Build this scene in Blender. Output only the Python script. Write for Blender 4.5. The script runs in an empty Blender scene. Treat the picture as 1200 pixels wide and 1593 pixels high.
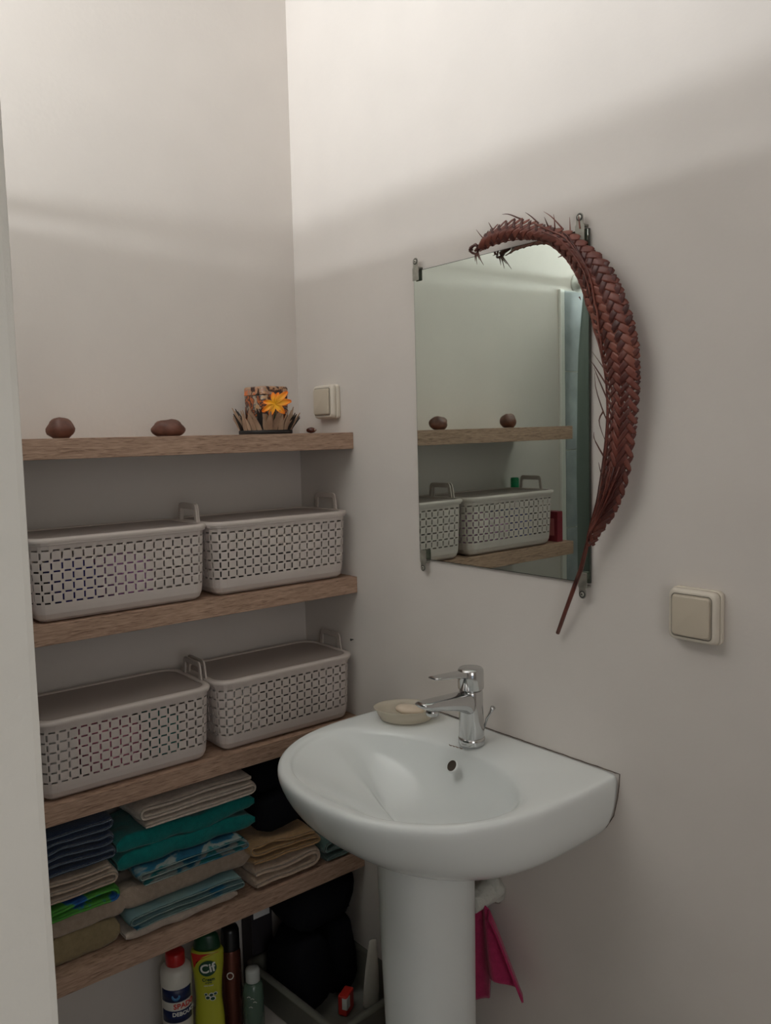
import bpy, math, random
from mathutils import Vector, Matrix, noise
sc = bpy.context.scene
PI = math.pi
def lin(r, g, b):
    f = lambda c: (c/255/12.92) if c/255 <= .04045 else ((c/255+.055)/1.055)**2.4
    return (f(r), f(g), f(b), 1)

# ------------------------------------------------------------------ camera
cam_d = bpy.data.cameras.new('camera'); cam = bpy.data.objects.new('camera', cam_d)
sc.collection.objects.link(cam); sc.camera = cam
YAW, PITCH, ROLL, FPX = 0.6871, -0.0913, -0.0237, 1308.4
fw = Vector((math.sin(YAW)*math.cos(PITCH), math.cos(YAW)*math.cos(PITCH), math.sin(PITCH)))
rt = Vector((math.cos(YAW), -math.sin(YAW), 0)); up = rt.cross(fw)
r2 = rt*math.cos(ROLL) + up*math.sin(ROLL); u2 = -rt*math.sin(ROLL) + up*math.cos(ROLL)
m = Matrix((r2, u2, -fw)).transposed().to_4x4(); m.translation = Vector((-1.2174, -1.8269, -0.0081))
cam.matrix_world = m
cam_d.sensor_fit = 'VERTICAL'; cam_d.sensor_height = 24.0; cam_d.lens = 24.0*FPX/1593
cam_d.clip_start = .02

# ------------------------------------------------------------------ light
w = bpy.data.worlds.new('sky'); sc.world = w; w.use_nodes = True
w.node_tree.nodes['Background'].inputs[0].default_value = (.62, .70, .80, 1)
w.node_tree.nodes['Background'].inputs[1].default_value = 0.6
def area(name, loc, direction, sx, sy, power, col):
    d = bpy.data.lights.new(name, 'AREA'); d.shape = 'RECTANGLE'; d.size = sx; d.size_y = sy
    d.energy = power; d.color = col
    o = bpy.data.objects.new(name, d); sc.collection.objects.link(o); o.location = loc
    o.rotation_euler = Vector(direction).to_track_quat('-Z', 'Y').to_euler()
    return o
area('window_daylight', (-2.55, -.62, .33), (1, 0, .30), 1.5, .44, 146.0, (.95, .98, 1.0))
area('doorway_daylight', (-1.35, -2.78, .15), (.25, 1, -.08), .8, 1.3, 5.6, (1.0, .945, .88))
sc.view_settings.view_transform = 'Standard'; sc.view_settings.look = 'None'
sc.view_settings.exposure = 0.0; sc.view_settings.gamma = 1.0
sc.view_settings.use_curve_mapping = False
sc.cycles.use_denoising = True
sc.cycles.max_bounces = 10; sc.cycles.diffuse_bounces = 6
sc.cycles.sample_clamp_indirect = 6

# ------------------------------------------------------------------ materials
def mat(name, col, rough=.6, metal=0, spec=.5, bump=0, bscale=60, bdist=.002, var=0, vscale=4, coat=0, sheen=0):
    mt = bpy.data.materials.new(name); mt.use_nodes = True
    nt = mt.node_tree; b = nt.nodes['Principled BSDF']
    b.inputs['Base Color'].default_value = col
    b.inputs['Roughness'].default_value = rough; b.inputs['Metallic'].default_value = metal
    b.inputs['Specular IOR Level'].default_value = spec
    b.inputs['Coat Weight'].default_value = coat
    if sheen: b.inputs['Sheen Weight'].default_value = sheen
    tc = nt.nodes.new('ShaderNodeTexCoord')
    if bump:
        n = nt.nodes.new('ShaderNodeTexNoise'); n.inputs['Scale'].default_value = bscale; n.inputs['Detail'].default_value = 5
        nt.links.new(tc.outputs['Object'], n.inputs['Vector'])
        bp = nt.nodes.new('ShaderNodeBump'); bp.inputs['Strength'].default_value = bump; bp.inputs['Distance'].default_value = bdist
        nt.links.new(n.outputs['Fac'], bp.inputs['Height']); nt.links.new(bp.outputs['Normal'], b.inputs['Normal'])
    if var:
        n = nt.nodes.new('ShaderNodeTexNoise'); n.inputs['Scale'].default_value = vscale; n.inputs['Detail'].default_value = 4
        nt.links.new(tc.outputs['Object'], n.inputs['Vector'])
        cr = nt.nodes.new('ShaderNodeValToRGB')
        cr.color_ramp.elements[0].position = .3; cr.color_ramp.elements[1].position = .7
        cr.color_ramp.elements[0].color = tuple(c*(1-var) for c in col[:3])+(1,)
        cr.color_ramp.elements[1].color = tuple(min(1, c*(1+var)) for c in col[:3])+(1,)
        nt.links.new(n.outputs['Fac'], cr.inputs['Fac']); nt.links.new(cr.outputs['Color'], b.inputs['Base Color'])
    return mt
def ramp_mat(name, kind, stops, scale=8, rough=.7, stretch=(1, 1, 1), bump=0, const=False, dist=0, sheen=0):
    mt = mat(name, (1, 1, 1, 1), rough, sheen=sheen); nt = mt.node_tree; b = nt.nodes['Principled BSDF']
    tc = nt.nodes.new('ShaderNodeTexCoord'); mp = nt.nodes.new('ShaderNodeMapping'); mp.inputs['Scale'].default_value = stretch
    nt.links.new(tc.outputs['Object'], mp.inputs['Vector'])
    if kind == 'noise':
        n = nt.nodes.new('ShaderNodeTexNoise'); n.inputs['Scale'].default_value = scale; n.inputs['Detail'].default_value = 8
        n.inputs['Distortion'].default_value = dist; out = n.outputs['Fac']
    elif kind == 'voronoi':
        n = nt.nodes.new('ShaderNodeTexVoronoi'); n.inputs['Scale'].default_value = scale; out = n.outputs['Distance']
    else:
        n = nt.nodes.new('ShaderNodeTexWave'); n.inputs['Scale'].default_value = scale; n.inputs['Distortion'].default_value = dist; out = n.outputs['Fac']
        n.bands_direction = 'Z'
    nt.links.new(mp.outputs['Vector'], n.inputs['Vector'])
    cr = nt.nodes.new('ShaderNodeValToRGB')
    if const: cr.color_ramp.interpolation = 'CONSTANT'
    e = cr.color_ramp.elements; e[0].position, e[0].color = stops[0]; e[1].position, e[1].color = stops[-1]
    for p_, c_ in stops[1:-1]:
        x = e.new(p_); x.color = c_
    nt.links.new(out, cr.inputs['Fac']); nt.links.new(cr.outputs['Color'], b.inputs['Base Color'])
    if bump:
        bp = nt.nodes.new('ShaderNodeBump'); bp.inputs['Strength'].default_value = bump; bp.inputs['Distance'].default_value = .0015
        nt.links.new(out, bp.inputs['Height']); nt.links.new(bp.outputs['Normal'], b.inputs['Normal'])
    return mt

WALL = (.66, .615, .575, 1)
M = {}
M['wall'] = mat('wall_paint', WALL, .75, spec=.25, bump=.25, bscale=90, bdist=.0012, var=.025, vscale=5)
M['pier'] = mat('rough_plaster', (.78, .765, .71, 1), .8, spec=.2, bump=.6, bscale=45, bdist=.003, var=.03, vscale=9)
M['ceiling'] = mat('ceiling_paint', (.75, .73, .70, 1), .8)
M['floor'] = mat('floor_tile', (.48, .45, .41, 1), .4, var=.1)
def wood():
    mt = bpy.data.materials.new('oak_laminate'); mt.use_nodes = True; nt = mt.node_tree; b = nt.nodes['Principled BSDF']
    tc = nt.nodes.new('ShaderNodeTexCoord')
    def nz(scl, s, d, det=8):
        mp = nt.nodes.new('ShaderNodeMapping'); mp.inputs['Scale'].default_value = scl
        nt.links.new(tc.outputs['Object'], mp.inputs['Vector'])
        n = nt.nodes.new('ShaderNodeTexNoise'); n.inputs['Scale'].default_value = s; n.inputs['Detail'].default_value = det; n.inputs['Distortion'].default_value = d
        nt.links.new(mp.outputs['Vector'], n.inputs['Vector']); return n
    a = nz((1, 6, 12), 8, 1.2); f = nz((3, 10, 34), 13, .8)
    mx = nt.nodes.new('ShaderNodeMix'); mx.data_type = 'FLOAT'; mx.inputs[0].default_value = .68
    nt.links.new(a.outputs['Fac'], mx.inputs[2]); nt.links.new(f.outputs['Fac'], mx.inputs[3])
    cr = nt.nodes.new('ShaderNodeValToRGB'); e = cr.color_ramp.elements
    e[0].position = .34; e[0].color = (.17, .10, .067, 1); e[1].position = .64; e[1].color = (.48, .325, .235, 1)
    x = e.new(.46); x.color = (.345, .222, .158, 1)
    nt.links.new(mx.outputs[0], cr.inputs['Fac']); nt.links.new(cr.outputs['Color'], b.inputs['Base Color'])
    b.inputs['Roughness'].default_value = .62; b.inputs['Specular IOR Level'].default_value = .3
    bp = nt.nodes.new('ShaderNodeBump'); bp.inputs['Strength'].default_value = .5; bp.inputs['Distance'].default_value = .0008
    nt.links.new(mx.outputs[0], bp.inputs['Height']); nt.links.new(bp.outputs['Normal'], b.inputs['Normal'])
    return mt
M['wood'] = wood()
def see(name, col, alpha, rough=.5, trans=0):
    mt = mat(name, col, rough); b = mt.node_tree.nodes['Principled BSDF']; b.inputs['Alpha'].default_value = alpha
    if trans:
        nt = mt.node_tree; t = nt.nodes.new('ShaderNodeBsdfTranslucent'); t.inputs[0].default_value = col
        mx = nt.nodes.new('ShaderNodeMixShader'); mx.inputs[0].default_value = trans
        out = nt.nodes['Material Output']
        nt.links.new(b.outputs[0], mx.inputs[1]); nt.links.new(t.outputs[0], mx.inputs[2]); nt.links.new(mx.outputs[0], out.inputs[0])
    return mt
M['basket'] = see('pale_plastic', (.64, .565, .525, 1), .86, .45)
M['handle'] = mat('grey_plastic', (.50, .44, .40, 1), .5)
M['lid'] = mat('lid_rim_plastic', (.56, .495, .455, 1), .45)
M['lid_panel'] = see('frosted_lid_plastic', (.55, .47, .43, 1), .55, .42)
M['porcelain'] = mat('white_porcelain', (.77, .80, .79, 1), .16, spec=.4)
M['pedestal'] = mat('pedestal_porcelain', (.76, .79, .78, 1), .28, spec=.5)
M['chrome'] = mat('chrome', (.60, .60, .60, 1), .13, 1, bump=.04, bscale=30)
M['steel'] = mat('dull_steel', (.30, .29, .25, 1), .5, .5, var=.3, vscale=60)
M['screw'] = mat('screw_zinc', (.5, .48, .42, 1), .4, .6)
M['dark'] = mat('dark_gap', (.02, .02, .02, 1), .7)
M['black'] = mat('black_cloth', (.006, .006, .008, 1), .95, spec=.1, bump=.4, bscale=40)
M['mirror'] = mat('silvered_glass', (.72, .80, .745, 1), .015, 1)
M['mirror_edge'] = mat('mirror_edge', (.04, .045, .035, 1), .4)
M['switch'] = mat('aged_white_plastic', (.68, .62, .53, 1), .4)
M['rocker'] = mat('cream_rocker', (.56, .49, .39, 1), .4)
M['gasket'] = mat('grey_gasket', (.16, .14, .11, 1), .7)
M['stone'] = mat('brown_stone', (.115, .042, .026, 1), .5, bump=.4, bscale=25, var=.35, vscale=45)
M['palm'] = ramp_mat('dyed_palm', 'noise', [(.3, (.095, .022, .015, 1)), (.55, (.17, .045, .030, 1)), (.75, (.26, .09, .058, 1))], 10, .42, (1, 1, 1), .3)
M['palm2'] = ramp_mat('dyed_palm_dark', 'noise', [(.3, (.045, .009, .007, 1)), (.6, (.095, .022, .016, 1)), (.8, (.22, .08, .055, 1))], 16, .4, (1, 1, 1), .3)
M['palm_tip'] = mat('dry_palm_tip', (.10, .035, .025, 1), .6)
M['soapdish'] = see('cloudy_dish_plastic', (.74, .68, .57, 1), .80, .3, .3)
M['soap'] = mat('cream_soap', (.72, .60, .47, 1), .35, spec=.4)
M['tile'] = mat('grey_blue_tile', (.30, .335, .345, 1), .45, var=.16, vscale=14)
M['grout'] = mat('pale_grout', (.62, .62, .58, 1), .8)
M['trim'] = mat('white_trim', (.78, .78, .74, 1), .35)
M['curtain'] = see('misty_curtain_plastic', (.16, .20, .18, 1), 1.0, .22, .10)
M['rod'] = mat('white_rod', (.7, .7, .66, 1), .3)
M['tin'] = ramp_mat('printed_tin', 'noise', [(.30, lin(28, 16, 14)), (.42, lin(60, 36, 30)), (.47, lin(200, 105, 40)), (.51, lin(92, 52, 38)), (.56, lin(52, 40, 42)), (.60, lin(165, 155, 140)), (.66, lin(190, 150, 110))], 48, .3, (1, 1, 1), dist=.8)
M['tinlid'] = ramp_mat('printed_tin_lid', 'noise', [(.32, lin(26, 14, 12)), (.44, lin(70, 40, 32)), (.5, lin(200, 150, 110)), (.56, lin(140, 130, 118)), (.64, lin(210, 110, 50))], 60, .3, (1, 1, 1), dist=.8)
M['drift'] = ramp_mat('driftwood', 'noise', [(.3, (.24, .15, .10, 1)), (.5, (.42, .29, .20, 1)), (.8, (.52, .38, .27, 1))], 30, .8, (1, 1, .2), .4)
M['char'] = mat('blackened_wood', (.012, .010, .010, 1), .6)
def petal_mat():
    mt = mat('orange_petal', (1, .4, .02, 1), .5); nt = mt.node_tree; b = nt.nodes['Principled BSDF']
    a = nt.nodes.new('ShaderNodeVertexColor'); a.layer_name = 'tone'
    nt.links.new(a.outputs[0], b.inputs['Base Color']); return mt
M['petal'] = petal_mat()
def terry(name, col, v=.12):
    return mat(name, col, .95, spec=.08, bump=.9, bscale=420, bdist=.0015, var=v, vscale=90, sheen=.25)
M['t_navy'] = terry('navy_terry', (.014, .030, .070, 1)); M['t_navy_e'] = mat('navy_piping', (.10, .13, .17, 1), .9)
M['t_beige'] = terry('beige_terry', (.36, .28, .215, 1)); M['t_cream'] = terry('cream_terry', (.50, .42, .35, 1))
M['t_olive'] = terry('olive_terry', (.27, .21, .115, 1)); M['t_teal'] = terry('teal_terry', (.004, .145, .135, 1))
M['t_sage'] = terry('sage_terry', (.20, .27, .255, 1)); M['t_ochre'] = terry('ochre_terry', (.36, .215, .095, 1))
M['t_blush'] = terry('blush_terry', (.44, .33, .245, 1)); M['t_green'] = terry('grey_green_terry', (.085, .14, .125, 1))
M['t_blue'] = ramp_mat('blue_white_print', 'noise', [(.35, (.006, .07, .13, 1)), (.44, (.01, .12, .20, 1)), (.48, (.22, .27, .26, 1)), (.55, (.26, .29, .27, 1)), (.59, (.02, .17, .18, 1))], 14, .95, (1, 1, 1.5), .3, dist=.5)
M['t_lime'] = ramp_mat('lime_blue_print', 'noise', [(.35, (.005, .035, .17, 1)), (.43, (.01, .10, .30, 1)), (.46, (.06, .26, .03, 1)), (.58, (.045, .22, .025, 1)), (.62, (.30, .36, .34, 1))], 9, .95, (1, 1, 1.5), .3, dist=.5)
M['t_aqua'] = ramp_mat('aqua_print', 'noise', [(.33, (.02, .15, .26, 1)), (.37, (.12, .22, .24, 1)), (.56, (.17, .255, .235, 1)), (.66, (.32, .36, .33, 1))], 9, .95, (1, 1, 1.5), .3, dist=.5)
M['t_pink'] = terry('pink_terry', (.42, .032, .11, 1))
M['red'] = mat('red_cap', (.42, .012, .012, 1), .3); M['white'] = mat('white_plastic', (.62, .60, .54, 1), .35)
M['navy'] = mat('navy_label', (.006, .014, .07, 1), .4); M['blue'] = mat('blue_print', (.05, .20, .42, 1), .4)
M['green'] = mat('dark_green_cap', (.004, .045, .018, 1), .35); M['yellow'] = mat('yellow_green_plastic', (.46, .47, .035, 1), .3)
M['darkgreen'] = mat('dark_green_print', (.01, .06, .03, 1), .4); M['lettering'] = mat('white_print', (.75, .75, .70, 1), .5)
M['redprint'] = mat('red_print', (.55, .03, .02, 1), .4); M['bronze'] = mat('bronze_can', (.14, .045, .03, 1), .25, .6)
M['blackcap'] = mat('black_cap', (.006, .006, .007, 1), .3)
M['clear'] = see('tinted_bottle_plastic', (.10, .16, .12, 1), .8, .15); M['milky'] = mat('milky_cap', (.45, .47, .45, 1), .4)
M['crate'] = see('cloudy_crate_plastic', (.15, .15, .125, 1), .95, .45)
M['pipe'] = mat('grubby_white_plaster', (.55, .55, .50, 1), .9, bump=1, bscale=70, bdist=.006)
M['rust'] = mat('rust_stain', (.34, .22, .10, 1), .9, bump=.4, bscale=200)
M['sealant'] = mat('grimy_sealant', (.13, .10, .08, 1), .8, var=.6, vscale=60)
M['bluepack'] = mat('blue_pack', (.03, .03, .30, 1), .5); M['pinkpack'] = mat('pink_pack', (.85, .25, .42, 1), .6)
M['lilac'] = mat('lilac_pack', (.80, .38, .80, 1), .6); M['whitepack'] = mat('pale_pack', (.75, .74, .72, 1), .6)
M['tealpack'] = mat('teal_pack', (.02, .28, .25, 1), .5); M['darkpack'] = mat('dark_pack', (.03, .025, .03, 1), .6)
M['emerald'] = mat('emerald_plastic', (.005, .26, .10, 1), .3)
M['crimson'] = mat('crimson_box', (.22, .02, .035, 1), .5)
M['fleshpink'] = mat('pink_print', (.55, .16, .17, 1), .5)

# ------------------------------------------------------------------ mesh helpers
class B:
    def __init__(s): s.v = []; s.f = []; s.mi = []
    def add(s, vs, fs, mi=0):
        o = len(s.v); s.v += [tuple(v) for v in vs]; s.f += [tuple(i+o for i in f) for f in fs]; s.mi += [mi]*len(fs); return s
    def box(s, x0, x1, y0, y1, z0, z1, mi=0):
        return s.add([(x0,y0,z0),(x1,y0,z0),(x1,y1,z0),(x0,y1,z0),(x0,y0,z1),(x1,y0,z1),(x1,y1,z1),(x0,y1,z1)],
                     [(0,3,2,1),(4,5,6,7),(0,1,5,4),(1,2,6,5),(2,3,7,6),(3,0,4,7)], mi)
    def rings(s, R, cap0=True, cap1=True, closed=True, mi=0):
        n = len(R[0]); vs = [p for r in R for p in r]; fs = []
        for i in range(len(R)-1):
            for j in range(n if closed else n-1):
                k = (j+1) % n; fs.append((i*n+j, i*n+k, (i+1)*n+k, (i+1)*n+j))
        if cap0: fs.append(tuple(range(n-1, -1, -1)))
        if cap1: fs.append(tuple((len(R)-1)*n+j for j in range(n)))
        return s.add(vs, fs, mi)
    def lathe(s, prof, c=(0, 0, 0), n=24, mi=0, sx=1, sy=1):
        R = [[(c[0]+r*sx*math.cos(2*PI*j/n), c[1]+r*sy*math.sin(2*PI*j/n), c[2]+z) for j in range(n)] for r, z in prof]
        return s.rings(R, mi=mi)
    def tube(s, pts, rad, n=6, mi=0):
        pts = [Vector(p) for p in pts]; R = []
        if not hasattr(rad, '__len__'): rad = [rad]*len(pts)
        for i, p in enumerate(pts):
            t = (pts[min(i+1, len(pts)-1)]-pts[max(i-1, 0)]).normalized()
            a = t.cross(Vector((0, 0, 1))) if abs(t.z) < .9 else t.cross(Vector((1, 0, 0)))
            a.normalize(); b = t.cross(a)
            R.append([p + (a*math.cos(2*PI*j/n)+b*math.sin(2*PI*j/n))*rad[i] for j in range(n)])
        return s.rings(R, mi=mi)
    def obj(s, name, mats, parent=None, loc=None, smooth=True, bevel=0, seg=2, sub=0, solid=0, soff=-1):
        me = bpy.data.meshes.new(name); me.from_pydata(s.v, [], s.f); me.update()
        for m_ in (mats if isinstance(mats, (list, tuple)) else [mats]): me.materials.append(m_)
        me.polygons.foreach_set('material_index', s.mi)
        me.polygons.foreach_set('use_smooth', [smooth]*len(s.f))
        o = bpy.data.objects.new(name, me); sc.collection.objects.link(o)
        if parent: o.parent = parent
        if loc: o.location = loc
        if solid: q = o.modifiers.new('s', 'SOLIDIFY'); q.thickness = solid; q.offset = soff
        if bevel:
            q = o.modifiers.new('b', 'BEVEL'); q.width = bevel; q.segments = seg; q.limit_method = 'ANGLE'; q.angle_limit = .6
            q.harden_normals = True
        if sub: q = o.modifiers.new('u', 'SUBSURF'); q.levels = sub; q.render_levels = sub
        return o
def empty(name, label, cat, loc=(0, 0, 0), rz=0, group=None):
    o = bpy.data.objects.new(name, None); sc.collection.objects.link(o); o.empty_display_size = .05
    o.location = loc; o.rotation_euler = (0, 0, rz); return tag(o, label, cat, group)
def tag(o, label, cat, group=None):
    o['label'] = label; o['category'] = cat
    if group: o['group'] = group
    return o
def struct(o): o['kind'] = 'structure'; return o
def plabel(o, l): o['label'] = l; return o
def catmull(P, n):
    P = [Vector(p) for p in P]; out = []
    for i in range(n):
        t = i/(n-1)*(len(P)-1); k = min(int(t), len(P)-2); f = t-k
        p0 = P[max(k-1, 0)]; p1 = P[k]; p2 = P[k+1]; p3 = P[min(k+2, len(P)-1)]
        out.append(.5*((2*p1)+(p2-p0)*f+(2*p0-5*p1+4*p2-p3)*f*f+(3*p1-p0-3*p2+p3)*f**3))
    return out
def rrect(a, b, r, n=6, rot=0):
    out = []
    for k, (cx, cy) in enumerate([(a-r, b-r), (-a+r, b-r), (-a+r, -b+r), (a-r, -b+r)]):
        for j in range(n+1):
            t = k*PI/2 + j/n*PI/2; out.append((cx+r*math.cos(t), cy+r*math.sin(t)))
    return out
def text_mesh(s, size, extr=.0004, bold=True):
    c = bpy.data.curves.new('lettering', 'FONT'); c.body = s; c.size = size; c.align_x = 'CENTER'; c.align_y = 'CENTER'
    c.extrude = extr; c.offset = size*.02 if bold else 0; c.resolution_u = 3
    o = bpy.data.objects.new('tmp_lettering', c); sc.collection.objects.link(o)
    dg = bpy.context.evaluated_depsgraph_get(); me = bpy.data.meshes.new_from_object(o.evaluated_get(dg))
    sc.collection.objects.unlink(o); bpy.data.objects.remove(o); return me

# ------------------------------------------------------------------ room
XL, YF, ZF, ZC = -2.0, -2.85, -1.40, 1.13
struct(B().box(XL-.1, .1, YF-.1, .1, ZF-.05, ZF).obj('floor', M['floor'], smooth=False))
struct(B().box(XL-.1, .1, YF-.1, .1, ZC, ZC+.05).obj('ceiling', M['ceiling'], smooth=False))
struct(B().box(XL-.1, .1, 0, .1, ZF, ZC).obj('wall_back', M['wall'], smooth=False))
wall_right = struct(B().box(0, .1, YF-.1, 0, ZF, ZC).obj('wall_right', M['wall'], smooth=False))
W0, W1, Wa, Wb = -1.12, -.10, .445, .98      # window opening
b = B(); b.box(XL-.1, XL, YF-.1, W0, ZF, ZC); b.box(XL-.1, XL, W1, 0, ZF, ZC); b.box(XL-.1, XL, W0, W1, ZF, Wa); b.box(XL-.1, XL, W0, W1, Wb, ZC)
struct(b.obj('wall_left', M['wall'], smooth=False))
b = B(); b.box(XL-.06, XL-.02, W0, W1, Wa-.004, Wa); b.box(XL-.06, XL-.02, W0, W1, Wb-.03, Wb); b.box(XL-.06, XL-.02, W0, W0+.03, Wa, Wb-.03); b.box(XL-.06, XL-.02, W1-.03, W1, Wa, Wb-.03)
struct(b.obj('window_1', M['trim'], smooth=False))
b = B(); b.box(XL, -1.78, YF-.1, YF, ZF, ZC); b.box(-.92, 0, YF-.1, YF, ZF, ZC); b.box(-1.78, -.92, YF-.1, YF, .72, ZC)
struct(b.obj('wall_front', M['wall'], smooth=False))
# shower partition: its plastered end is the pale band at the left of the photo
PX, PY = -1.0485, -1.25
b = B()
R = []
for i in range(41):
    z = ZF + (ZC-ZF)*i/40
    e = .0012*noise.noise(Vector((0, 0, z*9)))+.0006*noise.noise(Vector((3, 0, z*40)))
    R.append([(XL, PY, z), (PX-.006, PY, z), (PX-.0015+e, PY+.0015, z), (PX+e, PY+.006, z), (PX, PY+.09, z), (XL, PY+.09, z)])
b.rings(R); struct(b.obj('wall_shower', M['pier'], smooth=False))

# shower tiling on the back wall, seen only in the mirror
struct(B().box(-1.077, -1.055, -.011, 0, ZF, .452).obj('trim_1', M['trim'], bevel=.003))
tl = struct(B().box(XL, -1.077, -.006, 0, ZF, .452).obj('wall_tiling', M['grout'], smooth=False))
tile0 = None
rows = [(.183, .450)] + [(.183-.2645*(k+1), .183-.2645*k) for k in range(6)]
for (za, zb) in rows:
    for c_ in range(3):
        x1_ = -1.0785-.30*c_; x0_ = x1_-.2975
        if zb-za > .26 and tile0 and abs((zb-za)-.2645) < 1e-4:
            o = tile0.copy(); sc.collection.objects.link(o); o.location = (x1_, -.006, za)
        else:
            h_ = max(zb-za-.0025, .05)
            o = B().box(-.2975, 0, -.004, 0, .00125, h_).obj('tile', M['tile'], tl, (x1_, -.006, za), bevel=.001)
            if abs((zb-za)-.2645) < 1e-4: tile0 = o
# shower rod with flange, curtain
rod = empty('shower_rod', 'white shower curtain rod with round wall flange, reflected at the mirror edge', 'rod', (-1.158, 0, .477))
B().tube([(0, -.012, 0), (0, -1.158, 0)], .0125, 16).obj('pole', M['rod'], rod)
R = lambda r, y: [(r*math.cos(2*PI*j/28), y, r*math.sin(2*PI*j/28)) for j in range(28)]
B().rings([R(.035, 0), R(.035, -.004), R(.031, -.007), R(.018, -.009), R(.0165, -.035), R(.0135, -.036)]).obj('wall_flange', M['rod'], rod)
B().rings([[(x-.0155, y, z) for x, y, z in [(0, -.022+.003*math.cos(t), .003*math.sin(t)) for t in [2*PI*k/8 for k in range(8)]]],
           [(x-.0178, y, z) for x, y, z in [(0, -.022+.003*math.cos(t), .003*math.sin(t)) for t in [2*PI*k/8 for k in range(8)]]]]).obj('set_screw', M['dark'], rod)
cur = empty('shower_curtain', 'grey green shower curtain hanging in folds, reflected at the mirror right edge', 'curtain', (-1.158, 0, .477))
b = B(); NU, NV = 130, 26; vs = []; fs = []
for i in range(NU+1):
    y = -.030-1.08*i/NU
    for j in range(NV+1):
        t = j/NV; z = -.032-1.72*t
        a = .008+.016*min(1, t*3)
        x = .022*min(1, t*8)+a*math.sin(i*.62+1.2+.5*math.sin(t*3))+.004*math.sin(i*1.7+t*5)
        vs.append((x, y, z))
for i in range(NU):
    for j in range(NV): q = i*(NV+1)+j; fs.append((q, q+1, q+NV+2, q+NV+1))
b.add(vs, fs).obj('curtain_sheet', M['curtain'], cur)
for k in range(12):
    y = -.06-.09*k
    B().tube([(.0175*math.cos(2*PI*j/16), y, -.004+.0185*math.sin(2*PI*j/16)) for j in range(17)], .0016, 6).obj('curtain_ring', M['milky'], cur)

# ------------------------------------------------------------------ shelves
SZ = [0.0, -.3465, -.6942, -1.0366]; TH = .0389; SD = .23; SX0 = -.8347
SLAB = ['top oak laminate shelf carrying the stones and the tin box', 'second oak laminate shelf under the upper two lidded baskets',
        'third oak laminate shelf under the lower two lidded baskets', 'lowest oak laminate shelf holding the folded towels']
sh0 = None
for z, l in zip(SZ, SLAB):
    if sh0 is None:
        o = sh0 = B().box(SX0, -.0005, -SD, -.0005, -TH, 0).obj('floating_shelf', M['wood'], bevel=.0008, seg=1)
    else: o = sh0.copy(); sc.collection.objects.link(o)
    o.location = (0, 0, z); tag(o, l, 'shelf', 'floating shelves in the alcove')

# ------------------------------------------------------------------ lattice baskets
def basket_shell():
    a, bb, r = .181, .098, .034
    NP = 52; cols = []      # (x,y,nx,ny) per column boundary
    per = [2*(a-r), .5*PI*r, 2*(bb-r), .5*PI*r]*2; per = [2*(bb-r), .5*PI*r, 2*(a-r), .5*PI*r]*2; L = sum(per)
    def at(s_):
        s_ %= L; cx = [(a, -bb+r, 0), (a-r, bb-r, 0), (a-r, bb, 0), (-a+r, bb-r, 0), (-a, bb-r, 0), (-a+r, -bb+r, 0), (-a+r, -bb, 0), (a-r, -bb+r, 0)]
        for k, q in enumerate(per):
            if s_ <= q: break
            s_ -= q
        if k == 0: return a, -bb+r+s_, 1, 0
        if k == 2: return a-r-s_, bb, 0, 1
        if k == 4: return -a, bb-r-s_, -1, 0
        if k == 6: return -a+r+s_, -bb, 0, -1
        c_ = cx[k]; t = {1: 0, 3: PI/2, 5: PI, 7: 1.5*PI}[k] + s_/r
        return c_[0]+r*math.cos(t), c_[1]+r*math.sin(t), math.cos(t), math.sin(t)
    P = L/NP; s_w = .0034; mg = .0022
    for k in range(NP):
        for off in (0, s_w, s_w+mg, P-mg): cols.append(at(k*P+off))
    NC = len(cols)
    RP = .0200; zl0 = .037
    lv = [(0.0, .030), (.0022, .020), (.008, .012), (.018, .0075), (.028, .0062), (zl0, .0055)]
    kinds = ['s']*5
    for k in range(5):
        z0_ = zl0+k*RP
        lv += [(z0_+s_w, 0), (z0_+s_w+mg, 0), (z0_+RP-mg, 0), (z0_+RP, 0)]; kinds += ['h', 'm', 'v', 'm']
    z0_ = zl0+5*RP; lv += [(z0_+s_w, 0), (.148, 0), (.1490, -.0045), (.1565, -.0050), (.1575, -.002)]; kinds += ['h', 's', 's', 's', 's']
    lv = [(z, (i if i else .0055*(1-(z-zl0)/(.148-zl0)))) if zi > 5 and z < .1485 else (z, i) for zi, (z, i) in enumerate(lv)]
    vs = []
    for li, (z, ins) in enumerate(lv):
        for ci, (x, y, nx, ny) in enumerate(cols):
            d = -ins
            if 5 < li < 26 and ci % 4 >= 2 and (li-6) % 4 in (1, 2): d += .0003
            vs.append((x+nx*d, y+ny*d, z))
    fs = []
    for i in range(len(lv)-1):
        for j in range(NC):
            k = (j+1) % NC; c4 = j % 4
            if kinds[i] == 'h' and c4 == 2: continue
            if kinds[i] == 'v' and c4 == 0: continue
            fs.append((i*NC+j, i*NC+k, (i+1)*NC+k, (i+1)*NC+j))
    fs.append(tuple(range(NC-1, -1, -1)))
    return B().add(vs, fs)
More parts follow.
